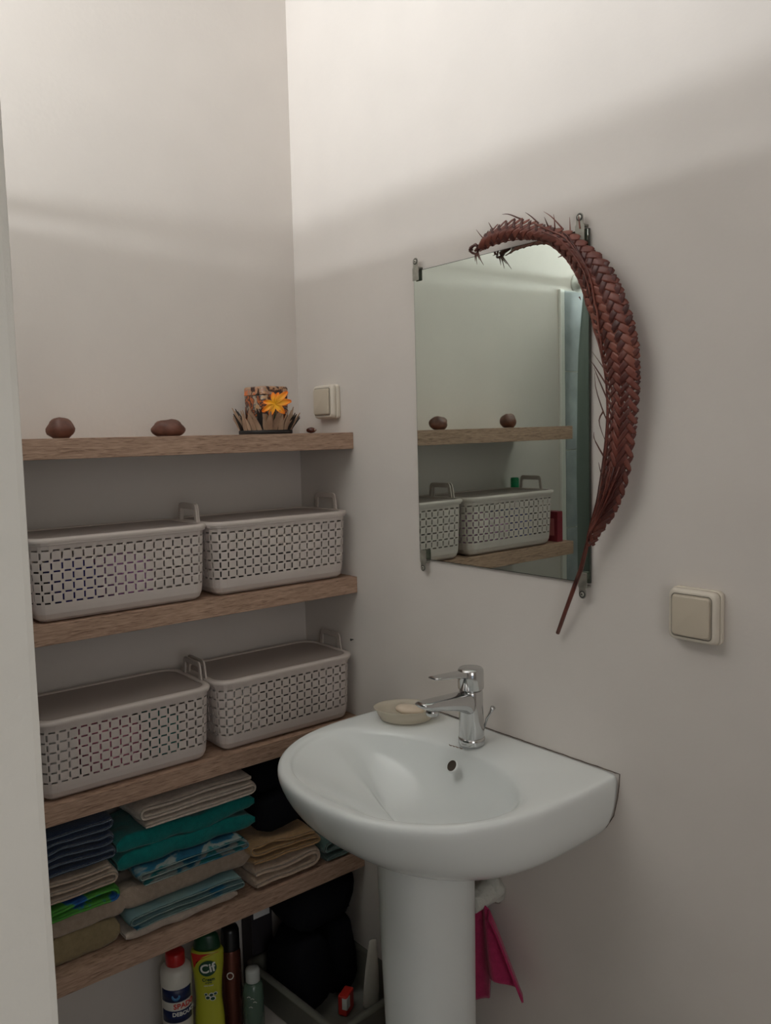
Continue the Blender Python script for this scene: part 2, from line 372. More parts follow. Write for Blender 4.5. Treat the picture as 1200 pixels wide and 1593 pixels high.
def handle_part(side):
    # upright U bail, a flat plate in the y-z plane
    bt = B(); out = []; inn = []
    for t in range(9):
        f = t/8*PI/2; out.append((-.0385+.010-.010*math.cos(f), .040+.010*math.sin(f)-.010+.0))
    o_pts = [(-.0500, -.004), (-.0462, .004), (-.0435, .018), (-.0415, .033)]
    o_pts += [(-.0305-.010*math.cos(PI/2*t/5), .034+.010*math.sin(PI/2*t/5)) for t in range(1, 6)]
    i_pts = [(-.0360, -.004), (-.0345, .004), (-.0330, .016), (-.0322, .0275)]
    i_pts += [(-.0292-.0030*math.cos(PI/2*t/5), .0285+.0030*math.sin(PI/2*t/5)) for t in range(1, 6)]
    O = o_pts + [(-y, z) for y, z in reversed(o_pts)]; I = i_pts + [(-y, z) for y, z in reversed(i_pts)]
    n = len(O); vs = []
    for x in (-.0022, .0022):
        vs += [(x, y, z) for y, z in O] + [(x, y, z) for y, z in I]
    fs = []
    for j in range(n-1):
        fs += [(j, j+1, n+j+1, n+j), (2*n+j+1, 2*n+j, 3*n+j, 3*n+j+1), (j, 2*n+j, 2*n+j+1, j+1), (n+j+1, 3*n+j+1, 3*n+j, n+j)]
    fs += [(0, n, 3*n, 2*n), (n-1, 3*n-1, 4*n-1, 2*n-1)]
    return bt.add(vs, fs)
def lid_parts(par):
    a, bb, r = .1865, .1035, .038
    pr = lambda ins, z: [(x*(1-ins/a), y*(1-ins/bb), z) for x, y in rrect(a, bb, r)]
    rim = B().rings([pr(-.0005, .1535), pr(-.0012, .1580), pr(.0006, .1612), pr(.0070, .1622), pr(.0115, .1618), pr(.0125, .1592), pr(.0115, .1580)], False, False).obj('lid_rim', M['lid'], par)
    pn = B().rings([pr(.0120, .1575), pr(.0120, .1592), pr(.030, .1596), pr(.05, .1598)]).obj('lid_panel', M['lid_panel'], par, smooth=False)
    return rim, pn
def copy_tree(o, parent=None):
    c = o.copy(); sc.collection.objects.link(c); c.parent = parent
    for ch in o.children: copy_tree(ch, c)
    return c
BL = ['lidded lattice basket, left one on the second shelf, purple and blue things inside',
      'pale plastic lattice basket with lid, right one on the second shelf',
      'lidded lattice basket, left one on the third shelf, pink and teal things inside',
      'pale plastic lattice basket with frosted lid, right one on the third shelf beside the basin']
BP = [(-.5720, -.133, SZ[1], .000), (-.1990, -.130, SZ[1], .0), (-.5765, -.128, SZ[2], -.012), (-.1960, -.127, SZ[2], -.012)]
bk0 = None
for (x, y, z, rz), l in zip(BP, BL):
    if bk0 is None:
        bk = bk0 = empty('lidded_basket', l, 'basket', (x, y, z), rz, 'lidded lattice baskets')
        basket_shell().obj('basket_body', M['basket'], bk, smooth=False, solid=.0020)
        lid = B().obj('lid', M['lid'], bk); bpy.data.objects.remove(lid)
        lid_parts(bk)
        for s_ in (-1, 1):
            h_ = handle_part(s_).obj('handle', M['handle'], bk, (s_*.1835, .0, .1565), bevel=.0012)
    else:
        bk = copy_tree(bk0); bk.location = (x, y, z); bk.rotation_euler = (0, 0, rz); tag(bk, l, 'basket', 'lidded lattice baskets')

def pillow(name, c, s, material, label, cat, seed=0, rz=0, amp=.18, group=None):
    b_ = B(); n, m_ = 20, 12; R_ = []
    for i in range(1, m_):
        ph = PI*i/m_; ring = []
        for j in range(n):
            th = 2*PI*j/n
            d = Vector((math.sin(ph)*math.cos(th), math.sin(ph)*math.sin(th), -math.cos(ph)))
            q = Vector([math.copysign(abs(k)**.55, k) for k in d])
            q *= 1+amp*noise.noise(d*1.7+Vector((seed, seed*.7, 0)))
            ring.append((q.x*s[0], q.y*s[1], q.z*s[2]))
        R_.append(ring)
    o = b_.rings(R_).obj(name, material); o.location = c; o.rotation_euler = (0, 0, rz)
    return tag(o, label, cat, group)
# things inside the baskets, glimpsed through the lattice
IN = [(0, -.080, .062, .048, .070, .052, 'bluepack', 'blue bag showing through the lattice of the upper left basket', 'bag'),
      (0, .030, .062, .052, .074, .050, 'lilac', 'lilac bag inside the upper left basket, right of the blue one', 'bag'),
      (0, -.148, .055, .012, .070, .045, 'darkpack', 'dark pouch at the left end inside the upper left basket', 'pouch'),
      (1, -.02, .050, .10, .065, .040, 'darkpack', 'dark bundle inside the upper right basket', 'bundle'),
      (2, -.015, .062, .066, .072, .052, 'pinkpack', 'pink bag showing through the lattice of the lower left basket', 'bag'),
      (2, .100, .066, .032, .072, .052, 'tealpack', 'teal pouch inside the lower left basket, behind its right end', 'pouch'),
      (2, -.124, .066, .030, .070, .058, 'whitepack', 'pale cloth bundle at the left inside the lower left basket', 'bundle'),
      (3, -.10, .080, .055, .065, .066, 'whitepack', 'pale cloth bundle under the frosted lid of the lower right basket', 'bundle'),
      (3, .055, .064, .08, .068, .052, 'darkpack', 'dark bundle inside the lower right basket', 'bundle')]
for k, (bi, dx, dz, sx, sy, sz, mt, l, ct) in enumerate(IN):
    x, y, z, rz = BP[bi]
    pillow('packed_'+ct, (x+dx, y-.0, z+.0035+sz*1.02), (sx, sy, sz), M[mt], l, ct, k*3.1, rz, .06)
# a small emerald item standing on the rear of the lid and a crimson packet left of the basket, seen in the mirror
gb = empty('green_capped_bottle', 'pale bottle with emerald green cap behind the left basket end, seen in the mirror', 'bottle', (-.781, -.045, SZ[1]))
B().lathe([(.012, 0), (.0140, .003), (.0140, .130), (.011, .142), (.009, .150)], n=24).obj('bottle_body', M['whitepack'], gb)
B().lathe([(.0120, .1505), (.0132, .152), (.0132, .186), (.0115, .1905), (.004, .191)], n=24).obj('cap', M['emerald'], gb)
pk = empty('crimson_packet', 'crimson and pink packet between basket and shelf end, visible in the mirror', 'packet', (-.797, -.165, SZ[1]))
B().box(-.0125, .0125, -.045, .045, 0, .092).obj('box_body', M['crimson'], pk, bevel=.002)
B().box(-.0030, .0131, -.032, .032, .018, .070).obj('printed_panel', M['fleshpink'], pk, smooth=False)

# ------------------------------------------------------------------ stones, tin, driftwood bowl, flower on the top shelf
def stone(name, c, s, seed, label, rz=0, flat=.35, cone=0):
    R_ = []; n, m_ = 24, 14
    for i in range(1, m_):
        ph = PI*i/m_; ring = []
        for j in range(n):
            th = 2*PI*j/n; d = Vector((math.sin(ph)*math.cos(th), math.sin(ph)*math.sin(th), -math.cos(ph)))
            q = d*(1+.17*noise.noise(d*1.3+Vector((seed, 0, 0)))+.03*noise.noise(d*4+Vector((0, seed, 0))))
            zz = max(q.z, -.80)
            ring.append((q.x*s[0]*(1-cone*max(zz, 0)), q.y*s[1]*(1-cone*max(zz, 0)), (zz+.80)*s[2]))
        R_.append(ring)
    o = B().rings(R_).obj(name, M['stone']); o.location = c; o.rotation_euler = (0, 0, rz); return tag(o, label, 'stone')
stone('rounded_stone', (-.654, -.137, 0), (.0275, .024, .0240), 2.3, 'smooth brown stone, leftmost on the top shelf', -.6, cone=.12)
stone('rounded_stone', (-.409, -.100, 0), (.0355, .025, .0205), 5.1, 'smooth oblong brown stone in the middle of the top shelf', -.45)
sh = empty('snail_shell', 'tiny brown glossy shell on the top shelf near the corner', 'shell', (-.062, -.145, 0), -.6)
b = B()
R_ = []
for i in range(9):
    t = i/8; r = .0085*math.sin(PI*min(.98, t*.9+.08))**.7
    R_.append([(-.012+.024*t, r*math.cos(2*PI*j/14), .0075+r*.85*math.sin(2*PI*j/14)) for j in range(14)])
b.rings(R_).obj('shell_body', mat('glossy_shell', (.10, .03, .02, 1), .2), sh)
B().rings([[(.0085+.0016*math.cos(2*PI*j/10), -.0052+.0005*k, .0085+.003*math.sin(2*PI*j/10)) for j in range(10)] for k in range(2)]).obj('shell_mouth', M['t_cream'], sh)

TX, TY = -.168, -.110
dw = empty('driftwood_bowl', 'ring of pale and black driftwood slivers on a black base on the top shelf', 'bowl', (TX, TY, 0))
B().lathe([(.061, 0), (.063, .002), (.063, .0085), (.061, .010), (.046, .0105)], n=40).obj('base', M['char'], dw)
random.seed(4)
for ring_, (rad, cnt, hgt) in enumerate([(.0555, 24, .032), (.0600, 26, .042), (.0540, 20, .046)]):
    for k in range(cnt):
        a_ = 2*PI*(k+.5*ring_)/cnt+random.uniform(-.07, .07); h_ = hgt*random.uniform(.75, 1.25); w_ = random.uniform(.0075, .0145)
        lean = random.uniform(.20, .55) if ring_ < 2 else random.uniform(.10, .35); tw = random.uniform(-.6, .6); tilt = random.uniform(-.35, .35)
        mt = M['char'] if random.random() < .36 else M['drift']
        R_ = []
        for i in range(5):
            t = i/4; ww = w_*(.75+.5*math.sin(PI*min(1, t*.85+.2)))*(1-.80*t**2.5); th_ = .0016*(1-.5*t)
            c_ = Vector((rad+math.sin(lean)*h_*t+.004*t*t, math.sin(tilt)*h_*t, .0095+h_*t*math.cos(lean)))
            tv = tw*t
            R_.append([c_+Vector((-math.sin(tv)*ww*sx+th_*sy*math.cos(tv), math.cos(tv)*ww*sx+th_*sy*math.sin(tv), 0)) for sx, sy in ((-.5, -1), (.5, -1), (.5, 1), (-.5, 1))])
        R_ = [[Matrix.Rotation(a_, 3, 'Z') @ p for p in r_] for r_ in R_]
        B().rings(R_).obj('driftwood_sliver', mt, dw, smooth=False)
tin = empty('square_tin', 'square lidded tin printed in orange, grey and brown inside the driftwood ring', 'tin', (TX+.004, TY, .0112), .10)
B().rings([[(x, y, z) for x, y in rrect(.0385-i_, .0385-i_, .010)] for z, i_ in ((0, .002), (.002, 0), (.078, 0), (.080, .001))]).obj('tin_body', M['tin'], tin)
B().rings([[(x, y, z) for x, y in rrect(.0398-i_, .0398-i_, .011)] for z, i_ in ((.0795, .0006), (.0805, -.0002), (.0815, .0004), (.0950, .0004), (.0985, .002), (.0995, .006))]).obj('tin_lid', M['tinlid'], tin)
# flower: facing the room
fl = empty('orange_flower', 'orange and yellow artificial flower leaning against the printed tin', 'flower', (-.188, -.186, .068))
fn = Vector((-.60, -.79, .08)).normalized(); fr = Vector((0, 0, 1)).cross(fn).normalized(); fu = fn.cross(fr)
for ang, ln, wd in [(98, .026, .010), (42, .040, .0125), (8, .038, .0135), (-46, .031, .0135), (-113, .031, .0115), (-150, .034, .011), (168, .027, .010), (70, .027, .009)]:
    a_ = math.radians(ang); d1 = fr*math.cos(a_)+fu*math.sin(a_); d2 = -fr*math.sin(a_)+fu*math.cos(a_)
    vs = []; fs = []; cols_ = []
    for i in range(9):
        t = i/8; ww = wd*.80*(math.sin(PI*(t*.86+.07))**.75)*(.7 if t < .2 else 1)
        for j in range(5):
            s_ = (j-2)/2
            p = d1*(ln*t)+d2*(ww*s_*.72)+fn*(.010*t-.013*t*t+.0042*s_*s_*(1 if t < .9 else .6)+.002)
            vs.append(p); k = min(1, max(0, t*1.0+.25*abs(s_)-.35))
            cols_.append((.95, .50*(1-k)+.13*k, .012, 1))
    for i in range(8):
        for j in range(4): q = i*5+j; fs.append((q, q+1, q+6, q+5))
    o = B().add(vs, fs).obj('petal', M['petal'], fl, solid=.0008)
    ca = o.data.color_attributes.new('tone', 'FLOAT_COLOR', 'POINT')
    for i, c_ in enumerate(cols_): ca.data[i].color = c_
B().lathe([(.0022, -.003), (.0032, 0), (.0028, .004), (.001, .006)], n=10).obj('flower_eye', mat('yellow_eye', (.9, .55, .03, 1), .6), fl, tuple(fn*.003))
B().tube([(0, .002, -.002), (.006, .010, -.020), (.004, .012, -.038)], .0014, 6).obj('flower_stem', M['darkgreen'], fl)

# ------------------------------------------------------------------ folded towels
def towel(name, label, mt, x0, x1, z0, z1, layers, edge='front', yf=-.222, yb=-.04, seed=0, tilt=0, wob=.25, left=0, wave=3, piping=None, drop=0, gap=.90):
    """serpentine fold; edge='front' shows the cut folds, edge='fold' shows rounded folds to the room"""
    H = z1-z0; t = H/layers; hw = t*.5*gap
    pts = []        # centre line (u, z, layer)
    A0, A1 = (x0, x1) if edge == 'front' else (yf, yb)
    rnd = random.Random(seed)
    N = 22
    ins = [rnd.uniform(0, .010) for _ in range(layers+2)]
    for L_ in range(layers):
        zc = z0+t*(L_+.5); a0 = A0+hw+ins[L_]*(1 if edge == 'front' else .4); a1 = A1-hw-ins[L_+1]
        us = [a0+(a1-a0)*i/N for i in range(N+1)]
        if L_ % 2: us.reverse()
        seg = [(u, zc, L_) for u in us]
        pts += seg
        if L_ < layers-1:
            ue = us[-1]; dr = 1 if L_ % 2 == 0 else -1
            for k in range(1, 6):
                a_ = -PI/2+PI*k/6; pts.append((ue+dr*math.cos(a_)*t*.55, zc+t*.5+math.sin(a_)*t*.5, L_+.5))
    n = len(pts); S_ = 14 if edge == 'front' else 26
    Bm = (yf, yb) if edge == 'front' else (x0, x1)
    b_ = B(); rings_ = []
    for si in range(S_+1):
        f = si/S_; v = Bm[0]+(Bm[1]-Bm[0])*f
        e_ = min(f, 1-f)*S_; sh_ = .35 if e_ == 0 else (.8 if e_ == 1 else 1)
        if e_ == 0 and si == 0: v = Bm[0]
        if si == 1: v = Bm[0]+t*.25
        ring = []; lo = []
        for k in range(n):
            u, z, L_ = pts[k]
            pu, pz, _ = pts[max(k-1, 0)]; nu, nz, _ = pts[min(k+1, n-1)]
            d = Vector((nu-pu, nz-pz)); d = d.normalized() if d.length > 1e-9 else Vector((1, 0)); nr = Vector((-d.y, d.x))
            hh = hw*sh_*(1+.25*noise.noise(Vector((u*30, v*22, L_*3+seed))))
            X, Y = (u, v) if edge == 'front' else (v, u)
            rel = (z-z0)/H
            dz = wob*t*(noise.noise(Vector((X*11+seed, Y*9, rel*1.2)))*1.4+.5*noise.noise(Vector((X*30+seed, Y*22, L_*.7))))*min(1, rel*3+.15)
            dz += tilt*(X-(x0+x1)/2)*rel+drop*rel*max(0, (yf+.05-Y))*3
            du = .004*noise.noise(Vector((L_*2.1, v*20, seed)))
            if edge != 'front': du += .006*noise.noise(Vector((X*14, L_*.9, seed*2)))
            for sg, dst in ((1, ring), (-1, lo)):
                uu = u+nr.x*hh*sg+du; zz = z+nr.y*hh*sg+dz
                dst.append((uu, v, zz) if edge == 'front' else (v, uu, zz))
        rings_.append(ring+lo[::-1])
    nn = 2*n; vs = [p for r_ in rings_ for p in r_]; fs = []
    vs = [(x_, max(y_, -.229), min(max(z_, z0), z1+.0005)) for x_, y_, z_ in vs]
    for i in range(S_):
        for j in range(nn): k = (j+1) % nn; fs.append((i*nn+j, (i+1)*nn+j, (i+1)*nn+k, i*nn+k))
    for i, fl_ in ((0, 0), (S_, 1)):
        for k in range(n-1):
            q = (i*nn+k, i*nn+k+1, i*nn+nn-2-k, i*nn+nn-1-k); fs.append(q if fl_ else q[::-1])
    b_.add(vs, fs)
    o = b_.obj(name, M[mt], sub=1)
    r = o
    if piping:
        pr = B()
        for k0 in (0,):
            line = []
            for k in range(n):
                p = rings_[0][k]; q_ = rings_[0][nn-1-k]; line.append(((p[0]+q_[0])/2, min(p[1], q_[1])-.0006, (p[2]+q_[2])/2))
            pr.tube(line, .0011, 5)
        pr.obj('hem_piping', M[piping], r)
    tag(r, label, 'towel'); return r
Z4 = SZ[3]+.0012
# left stack
LS = -.805
towel('folded_towel', 'olive folded towel at the bottom of the left towel stack', 't_olive', LS, -.610, Z4, Z4+.058, 1, 'fold', seed=1, wob=.12, gap=.98)
towel('folded_towel', 'beige folded towel above the olive one in the left stack', 't_beige', LS, -.597, Z4+.060, Z4+.101, 1, 'fold', seed=2, wob=.15, gap=.98)
towel('folded_towel', 'lime green and blue printed towel in the left stack', 't_lime', LS, -.618, Z4+.102, Z4+.136, 2, 'front', seed=3, wob=.25, tilt=.10)
towel('folded_towel', 'beige towel directly under the navy towel', 't_beige', LS, -.622, Z4+.140, Z4+.190, 3, 'front', seed=4, wob=.15)
towel('folded_towel', 'navy blue towel with pale hems on top of the left stack', 't_navy', LS, -.618, Z4+.194, Z4+.284, 6, 'front', seed=5, wob=.38, piping='t_navy_e')
# middle stack
towel('folded_towel', 'cream towel at the bottom of the middle towel stack', 't_cream', -.606, -.346, Z4, Z4+.022, 1, 'fold', seed=6, wob=.1)
towel('folded_towel', 'pale aqua towel with hemmed edges, low in the middle stack', 't_aqua', -.598, -.336, Z4+.024, Z4+.060, 3, 'front', seed=7, wob=.35, piping='t_sage')
towel('folded_towel', 'thick beige towel in the middle of the middle stack', 't_beige', -.614, -.306, Z4+.062, Z4+.108, 1, 'fold', seed=8, wob=.12, gap=.98)
towel('folded_towel', 'blue and white printed towel under the teal towel', 't_blue', -.575, -.318, Z4+.110, Z4+.146, 3, 'front', seed=9, wob=.2, piping='t_aqua')
towel('folded_towel', 'bright teal towel in the middle stack', 't_teal', -.612, -.290, Z4+.149, Z4+.222, 2, 'fold', seed=10, wob=.25, gap=.97)
towel('folded_towel', 'cream towel on top of the teal towel', 't_cream', -.566, -.290, Z4+.225, Z4+.280, 3, 'front', seed=11, wob=.15, yf=-.215)
# right stack
towel('folded_towel', 'blush cream towel under the ochre one on the right', 't_blush', -.322, -.128, Z4, Z4+.056, 2, 'front', seed=12, wob=.22)
towel('folded_towel', 'ochre yellow towel beneath black clothes on the right', 't_ochre', -.318, -.124, Z4+.058, Z4+.108, 3, 'front', seed=13, wob=.5, tilt=-.18)
towel('folded_towel', 'grey green towel at the right end of the towel shelf', 't_green', -.116, -.012, Z4, Z4+.060, 3, 'front', seed=14, wob=.3)
for k, (c_, s_, l) in enumerate([((-.22, -.150, Z4+.158), (.062, .062, .044), 'black crumpled garment on top of the ochre towel'),
                                 ((-.225, -.125, Z4+.240), (.055, .060, .038), 'black garment piled right under the third shelf'),
                                 ((-.065, -.110, Z4+.140), (.055, .070, .078), 'black bag behind the basin on the towel shelf')]):
    pillow('black_garment' if k < 2 else 'black_bag', c_, s_, M['black'], l, 'clothing' if k < 2 else 'bag', k*5+1, amp=.15)

# ------------------------------------------------------------------ bottles under the lowest shelf
def place_text(s, size, mt, par, loc, rad, name='lettering', rz=0, tilt=0):
    me = text_mesh(s, size); me.name = name; me.materials.clear(); me.materials.append(mt)
    for v in me.vertices:                       # wrap round a vertical cylinder, readable from -y
        x, y, z = v.co; c_, s_ = math.cos(tilt), math.sin(tilt); x, y = x*c_-y*s_, x*s_+y*c_
        a_ = x/rad; R0 = rad+.0004+z
        v.co = Vector((R0*math.sin(a_), -R0*math.cos(a_), y))
    o = bpy.data.objects.new(name, me); sc.collection.objects.link(o); o.parent = par; o.location = loc; o.rotation_euler = (0, 0, rz); return o
def arc_patch(rad, a0, a1, z0, z1, n=14, sy=1.0, taper=None):
    vs = []; fs = []
    for i in range(n+1):
        a_ = a0+(a1-a0)*i/n
        for z in (z0, z1):
            vs.append((rad*math.sin(a_), -rad*sy*math.cos(a_), z))
    for i in range(n): fs.append((2*i, 2*i+2, 2*i+3, 2*i+1))
    return B().add(vs, fs)
FB = -.62     # bottles turn towards the doorway
b1 = empty('descaler_bottle', 'white cleaner bottle with red cap and navy label under the lowest shelf', 'bottle', (-.464, -.125, ZF-.0), FB)
B().lathe([(.030, 0), (.0335, .004), (.0335, .175), (.0345, .180), (.0345, .205), (.032, .214), (.026, .220), (.020, .222)], n=36).obj('bottle_body', M['white'], b1)
B().lathe([(.021, .221), (.0215, .223), (.0215, .246), (.0195, .250), (.010, .251)], n=30).obj('cap', M['red'], b1)
arc_patch(.0339, -1.0, 1.35, .148, .178).obj('label_top', M['navy'], b1, solid=.0003)
arc_patch(.0339, -1.0, 1.35, .100, .128).obj('label_bottom', M['navy'], b1, solid=.0003)
B().add([(.0342*math.sin(.12+.30*math.cos(t)), -.0342*math.cos(.12+.30*math.cos(t)), .163+.012*math.sin(t)) for t in [PI+PI*k/10 for k in range(11)]]+
        [(.0342*math.sin(.12+.18*math.cos(t)), -.0342*math.cos(.12+.18*math.cos(t)), .165+.007*math.sin(t)) for t in [PI+PI*k/10 for k in range(11)]],
        [(k, k+1, k+12, k+11) for k in range(10)]).obj('label_swirl', M['blue'], b1, solid=.0003)
place_text('SPADO', .0165, M['redprint'], b1, (0, 0, .138), .0339, rz=.72)
place_text('DEBOUCH', .0125, M['lettering'], b1, (0, 0, .120), .0344, rz=.72)
b2 = empty('cream_cleaner_bottle', 'yellow cleaning cream bottle with dark green cap and oval logo', 'bottle', (-.388, -.130, ZF), FB)
pf = [(0, .030, .018), (.005, .034, .021), (.06, .034, .021), (.11, .0295, .019), (.150, .0315, .020), (.190, .0365, .021), (.222, .0375, .021), (.228, .034, .020)]
def ell(a, b_, z, n=36): return [(a*math.cos(2*PI*j/n), b_*math.sin(2*PI*j/n), z) for j in range(n)]
B().rings([ell(a, b_, z) for z, a, b_ in pf]).obj('bottle_body', M['yellow'], b2)
B().rings([ell(.031, .0195, .2285), ell(.0305, .019, .236), ell(.026, .017, .258), ell(.018, .012, .266)]).obj('cap', M['green'], b2)
def front_patch(pts, yoff, z0): return [(x, -.0212*math.sqrt(max(0, 1-(x/.0385)**2))-yoff, z) for x, z in pts]
def disc2(cx, cz, rx, rz_, n=24, tilt=0): return [(cx+rx*math.cos(2*PI*j/n)*math.cos(tilt)-rz_*math.sin(2*PI*j/n)*math.sin(tilt), cz+rx*math.cos(2*PI*j/n)*math.sin(tilt)+rz_*math.sin(2*PI*j/n)*math.cos(tilt)) for j in range(n)]
def patch(pts, yoff):
    return B().add(front_patch(pts, yoff, 0), [tuple(range(len(pts)))])
def fan(cx, cz, pts, yoff):
    P_ = [(cx, cz)]+pts; return B().add(front_patch(P_, yoff, 0), [(0, i+1, (i+1) % len(pts)+1) for i in range(len(pts))])
fan(-.018, .212, [(-.0345, .223), (-.030, .200), (-.0285, .188), (-.0240, .200), (-.012, .212), (.012, .220), (.030, .2245), (.010, .2245), (-.015, .2235)], .0012).obj('red_flash', M['redprint'], b2)
fan(.003, .190, disc2(.003, .190, .0205, .0185, tilt=.3), .0018).obj('logo_oval', M['darkgreen'], b2)
def flat_text(s, size, mt, par, x, z, yoff, tilt=0, name='lettering'):
    me = text_mesh(s, size); me.materials.clear(); me.materials.append(mt)
    for v in me.vertices:
        X, Y, Zz = v.co; c_, s_ = math.cos(tilt), math.sin(tilt); X, Y = X*c_-Y*s_+x, X*s_+Y*c_+z
        v.co = Vector((X, -.0212*math.sqrt(max(0, 1-(X/.0385)**2))-yoff-Zz, Y))
    o = bpy.data.objects.new(name, me); sc.collection.objects.link(o); o.parent = par; return o
flat_text('Cif', .029, M['lettering'], b2, .003, .190, .0028, .16)
flat_text('Cream', .0105, M['darkgreen'], b2, .004, .163, .0016, .03)
flat_text('original', .005, M['darkgreen'], b2, .004, .156, .0016, .03)
flat_text('micro crystals', .0038, M['lettering'], b2, .004, .149, .0016, .03)
for cx, cz, r_ in ((.001, .120, .0045), (.009, .126, .0045), (.012, .117, .0050), (.018, .128, .0035), (-.003, .128, .003)):
    fan(cx, cz, disc2(cx, cz, r_*1.35, r_*1.15, 12), .0014).obj('printed_petal', M['lettering'], b2)
    fan(cx, cz, disc2(cx, cz, r_, r_*.8, 12), .0022).obj('printed_dot', M['darkgreen'], b2)
b3 = empty('spray_can', 'bronze aerosol can with a tall black cap between two bottles', 'can', (-.324, -.122, ZF), FB)
B().lathe([(.022, 0), (.0235, .003), (.0235, .185), (.021, .195), (.020, .197)], n=30).obj('can_body', M['bronze'], b3)
B().lathe([(.0218, .1965), (.022, .199), (.0215, .240), (.018, .249), (.008, .251)], n=30).obj('cap', M['blackcap'], b3)
me_ring = B(); R_ = []
me_ring.add([(.0238*math.sin(.0+q*math.cos(t)/.0235), -.0239*math.cos(q*math.cos(t)/.0235), .140+q*1.1*math.sin(t)) for q in (.0085, .0062) for t in [2*PI*k/20 for k in range(20)]],
            [(k, (k+1) % 20, 20+(k+1) % 20, 20+k) for k in range(20)])
me_ring.obj('round_emblem', M['lettering'], b3, solid=.0003)
b4 = empty('clear_bottle', 'small dark clear bottle with a milky cap right of the bronze can', 'bottle', (-.298, -.176, ZF), FB)
B().lathe([(.022, 0), (.0245, .003), (.0245, .110), (.021, .124), (.014, .130)], n=30).obj('bottle_body', M['clear'], b4)
B().lathe([(.0165, .1305), (.017, .132), (.017, .155), (.015, .160), (.006, .161)], n=26).obj('cap', M['milky'], b4)
for k, (x_, z_) in enumerate([(-.008, .105), (0, .100), (.006, .092), (-.004, .080)]):
    B().tube([(x_-.004, -.0250, z_), (x_, -.0256, z_+.002), (x_+.004, -.0250, z_-.001)], .0008, 5).obj('printed_leaf', M['lettering'], b4)

# crate on the floor with black things, extended to fill the deep shade
cr = empty('storage_crate', 'low cloudy plastic crate on the floor under the shelves', 'crate', (-.118, -.235, ZF), .06)
def crate_ring(a, b_, z, r=.025): return [(x, y, z) for x, y in rrect(a, b_, r)]
B().rings([crate_ring(.100, .150, .0), crate_ring(.108, .158, .005), crate_ring(.116, .166, .095), crate_ring(.130, .180, .097), crate_ring(.131, .181, .103), crate_ring(.114, .164, .104), crate_ring(.110, .160, .095), crate_ring(.102, .152, .008)], True, True).obj('crate_body', M['crate'], cr, bevel=.0)
pillow('black_fill_bundle', (-.170, -.172, ZF+.108), (.052, .076, .095), M['black'], 'black crumpled bag at the left inside the floor crate', 'bag', 21, .2, amp=.22)
pillow('black_fill_bundle', (-.064, -.172, ZF+.112), (.038, .062, .096), M['black'], 'added black bag filling the shade at the right inside the floor crate', 'bag', 33, -.1, amp=.2)  # added bag, its black stands in for shade beside the wall
pillow('black_fill_bundle', (-.112, -.140, ZF+.265), (.104, .092, .054), M['black'], 'black bundle widened to fill the shade over the crate bags', 'bag', 27, amp=.2)  # widened black mass in place of the dark under the shelf
pp = empty('red_packet', 'red and white shiny packet lying in the crate', 'packet', (-.098, -.268, ZF+.0085), .5)
B().box(-.022, .022, -.012, .012, 0, .050).obj('packet_body', M['redprint'], pp, bevel=.004)
B().box(-.0225, -.004, -.0128, 0, .018, .046).obj('white_panel', M['lettering'], pp, smooth=False)
cb = empty('labelled_box', 'dark box with a pale paper label under the shelf beside the wall', 'box', (-.200, -.033, ZF), 0)
B().box(-.030, .030, -.026, .026, 0, .275).obj('carton', M['darkpack'], cb, bevel=.002)
B().box(-.024, .022, -.0268, -.020, .196, .262).obj('paper_label', M['whitepack'], cb, smooth=False)
o = B().rings([[(x*.020*k, y*.020*k*.45, z) for x, y in [(math.cos(2*PI*j/20), math.sin(2*PI*j/20)) for j in range(20)]] for z, k in ((0, .75), (.01, 1.0), (.05, 1.0), (.10, .85), (.15, .6), (.170, .45), (.172, .2))]).obj('pale_brush_handle', M['white'])
o.location = (-.048, -.300, ZF+.0095); o.rotation_euler = (.0, .06, -.3); tag(o, 'pale rounded plastic handle standing in the crate beside the pedestal', 'handle')

# ------------------------------------------------------------------ basin
BY = -.690; ZR = -.612
basin = empty('pedestal_basin', 'white porcelain washbasin on a pedestal fixed to the right wall', 'washbasin', (0, BY, ZR))
half = [(0, .286), (-.06, .289), (-.12, .290), (-.18, .2895), (-.235, .284), (-.29, .271), (-.34, .248), (-.385, .214), (-.42, .172), (-.446, .122), (-.460, .064), (-.465, 0)]
cm = catmull([(x, y, 0) for x, y in half], 40)
outl = [(p.x, p.y) for p in cm]; outl = outl + [(x, -y) for x, y in outl[-2::-1]]       # wall(+y) -> front -> wall(-y)
outl += [(0, -.286+.572*k/18) for k in range(1, 18)]
halfb = [(-.106, 0), (-.110, .060), (-.122, .115), (-.146, .168), (-.178, .210), (-.205, .232), (-.245, .244), (-.295, .238), (-.345, .212), (-.390, .165), (-.420, .100), (-.431, 0)]
cb_ = catmull([(x, y, 0) for x, y in halfb], 60); bo = [(p.x, p.y) for p in cb_]; bo = bo + [(x, -y) for x, y in bo[-2:0:-1]]
CX = -.250
def rayhit(poly, ang):
    dx, dy = math.cos(ang), math.sin(ang); best = 9
    for i in range(len(poly)):
        x1, y1 = poly[i][0]-CX, poly[i][1]; x2, y2 = poly[(i+1) % len(poly)][0]-CX, poly[(i+1) % len(poly)][1]
        den = dx*(y2-y1)-dy*(x2-x1)
        if abs(den) < 1e-12: continue
        t = (x1*(y2-y1)-y1*(x2-x1))/den; u = (x1*dy-y1*dx)/den
        if t > 0 and -1e-6 <= u <= 1+1e-6: best = min(best, t)
    return best
NA = 128
cn = [math.atan2(.286, -CX), math.atan2(-.286, -CX) % (2*PI)]
angs = [2*PI*k/NA for k in range(NA)]
for c_ in cn:
    k = min(range(NA), key=lambda q: abs((angs[q]-c_+PI) % (2*PI)-PI)); angs[k] = c_
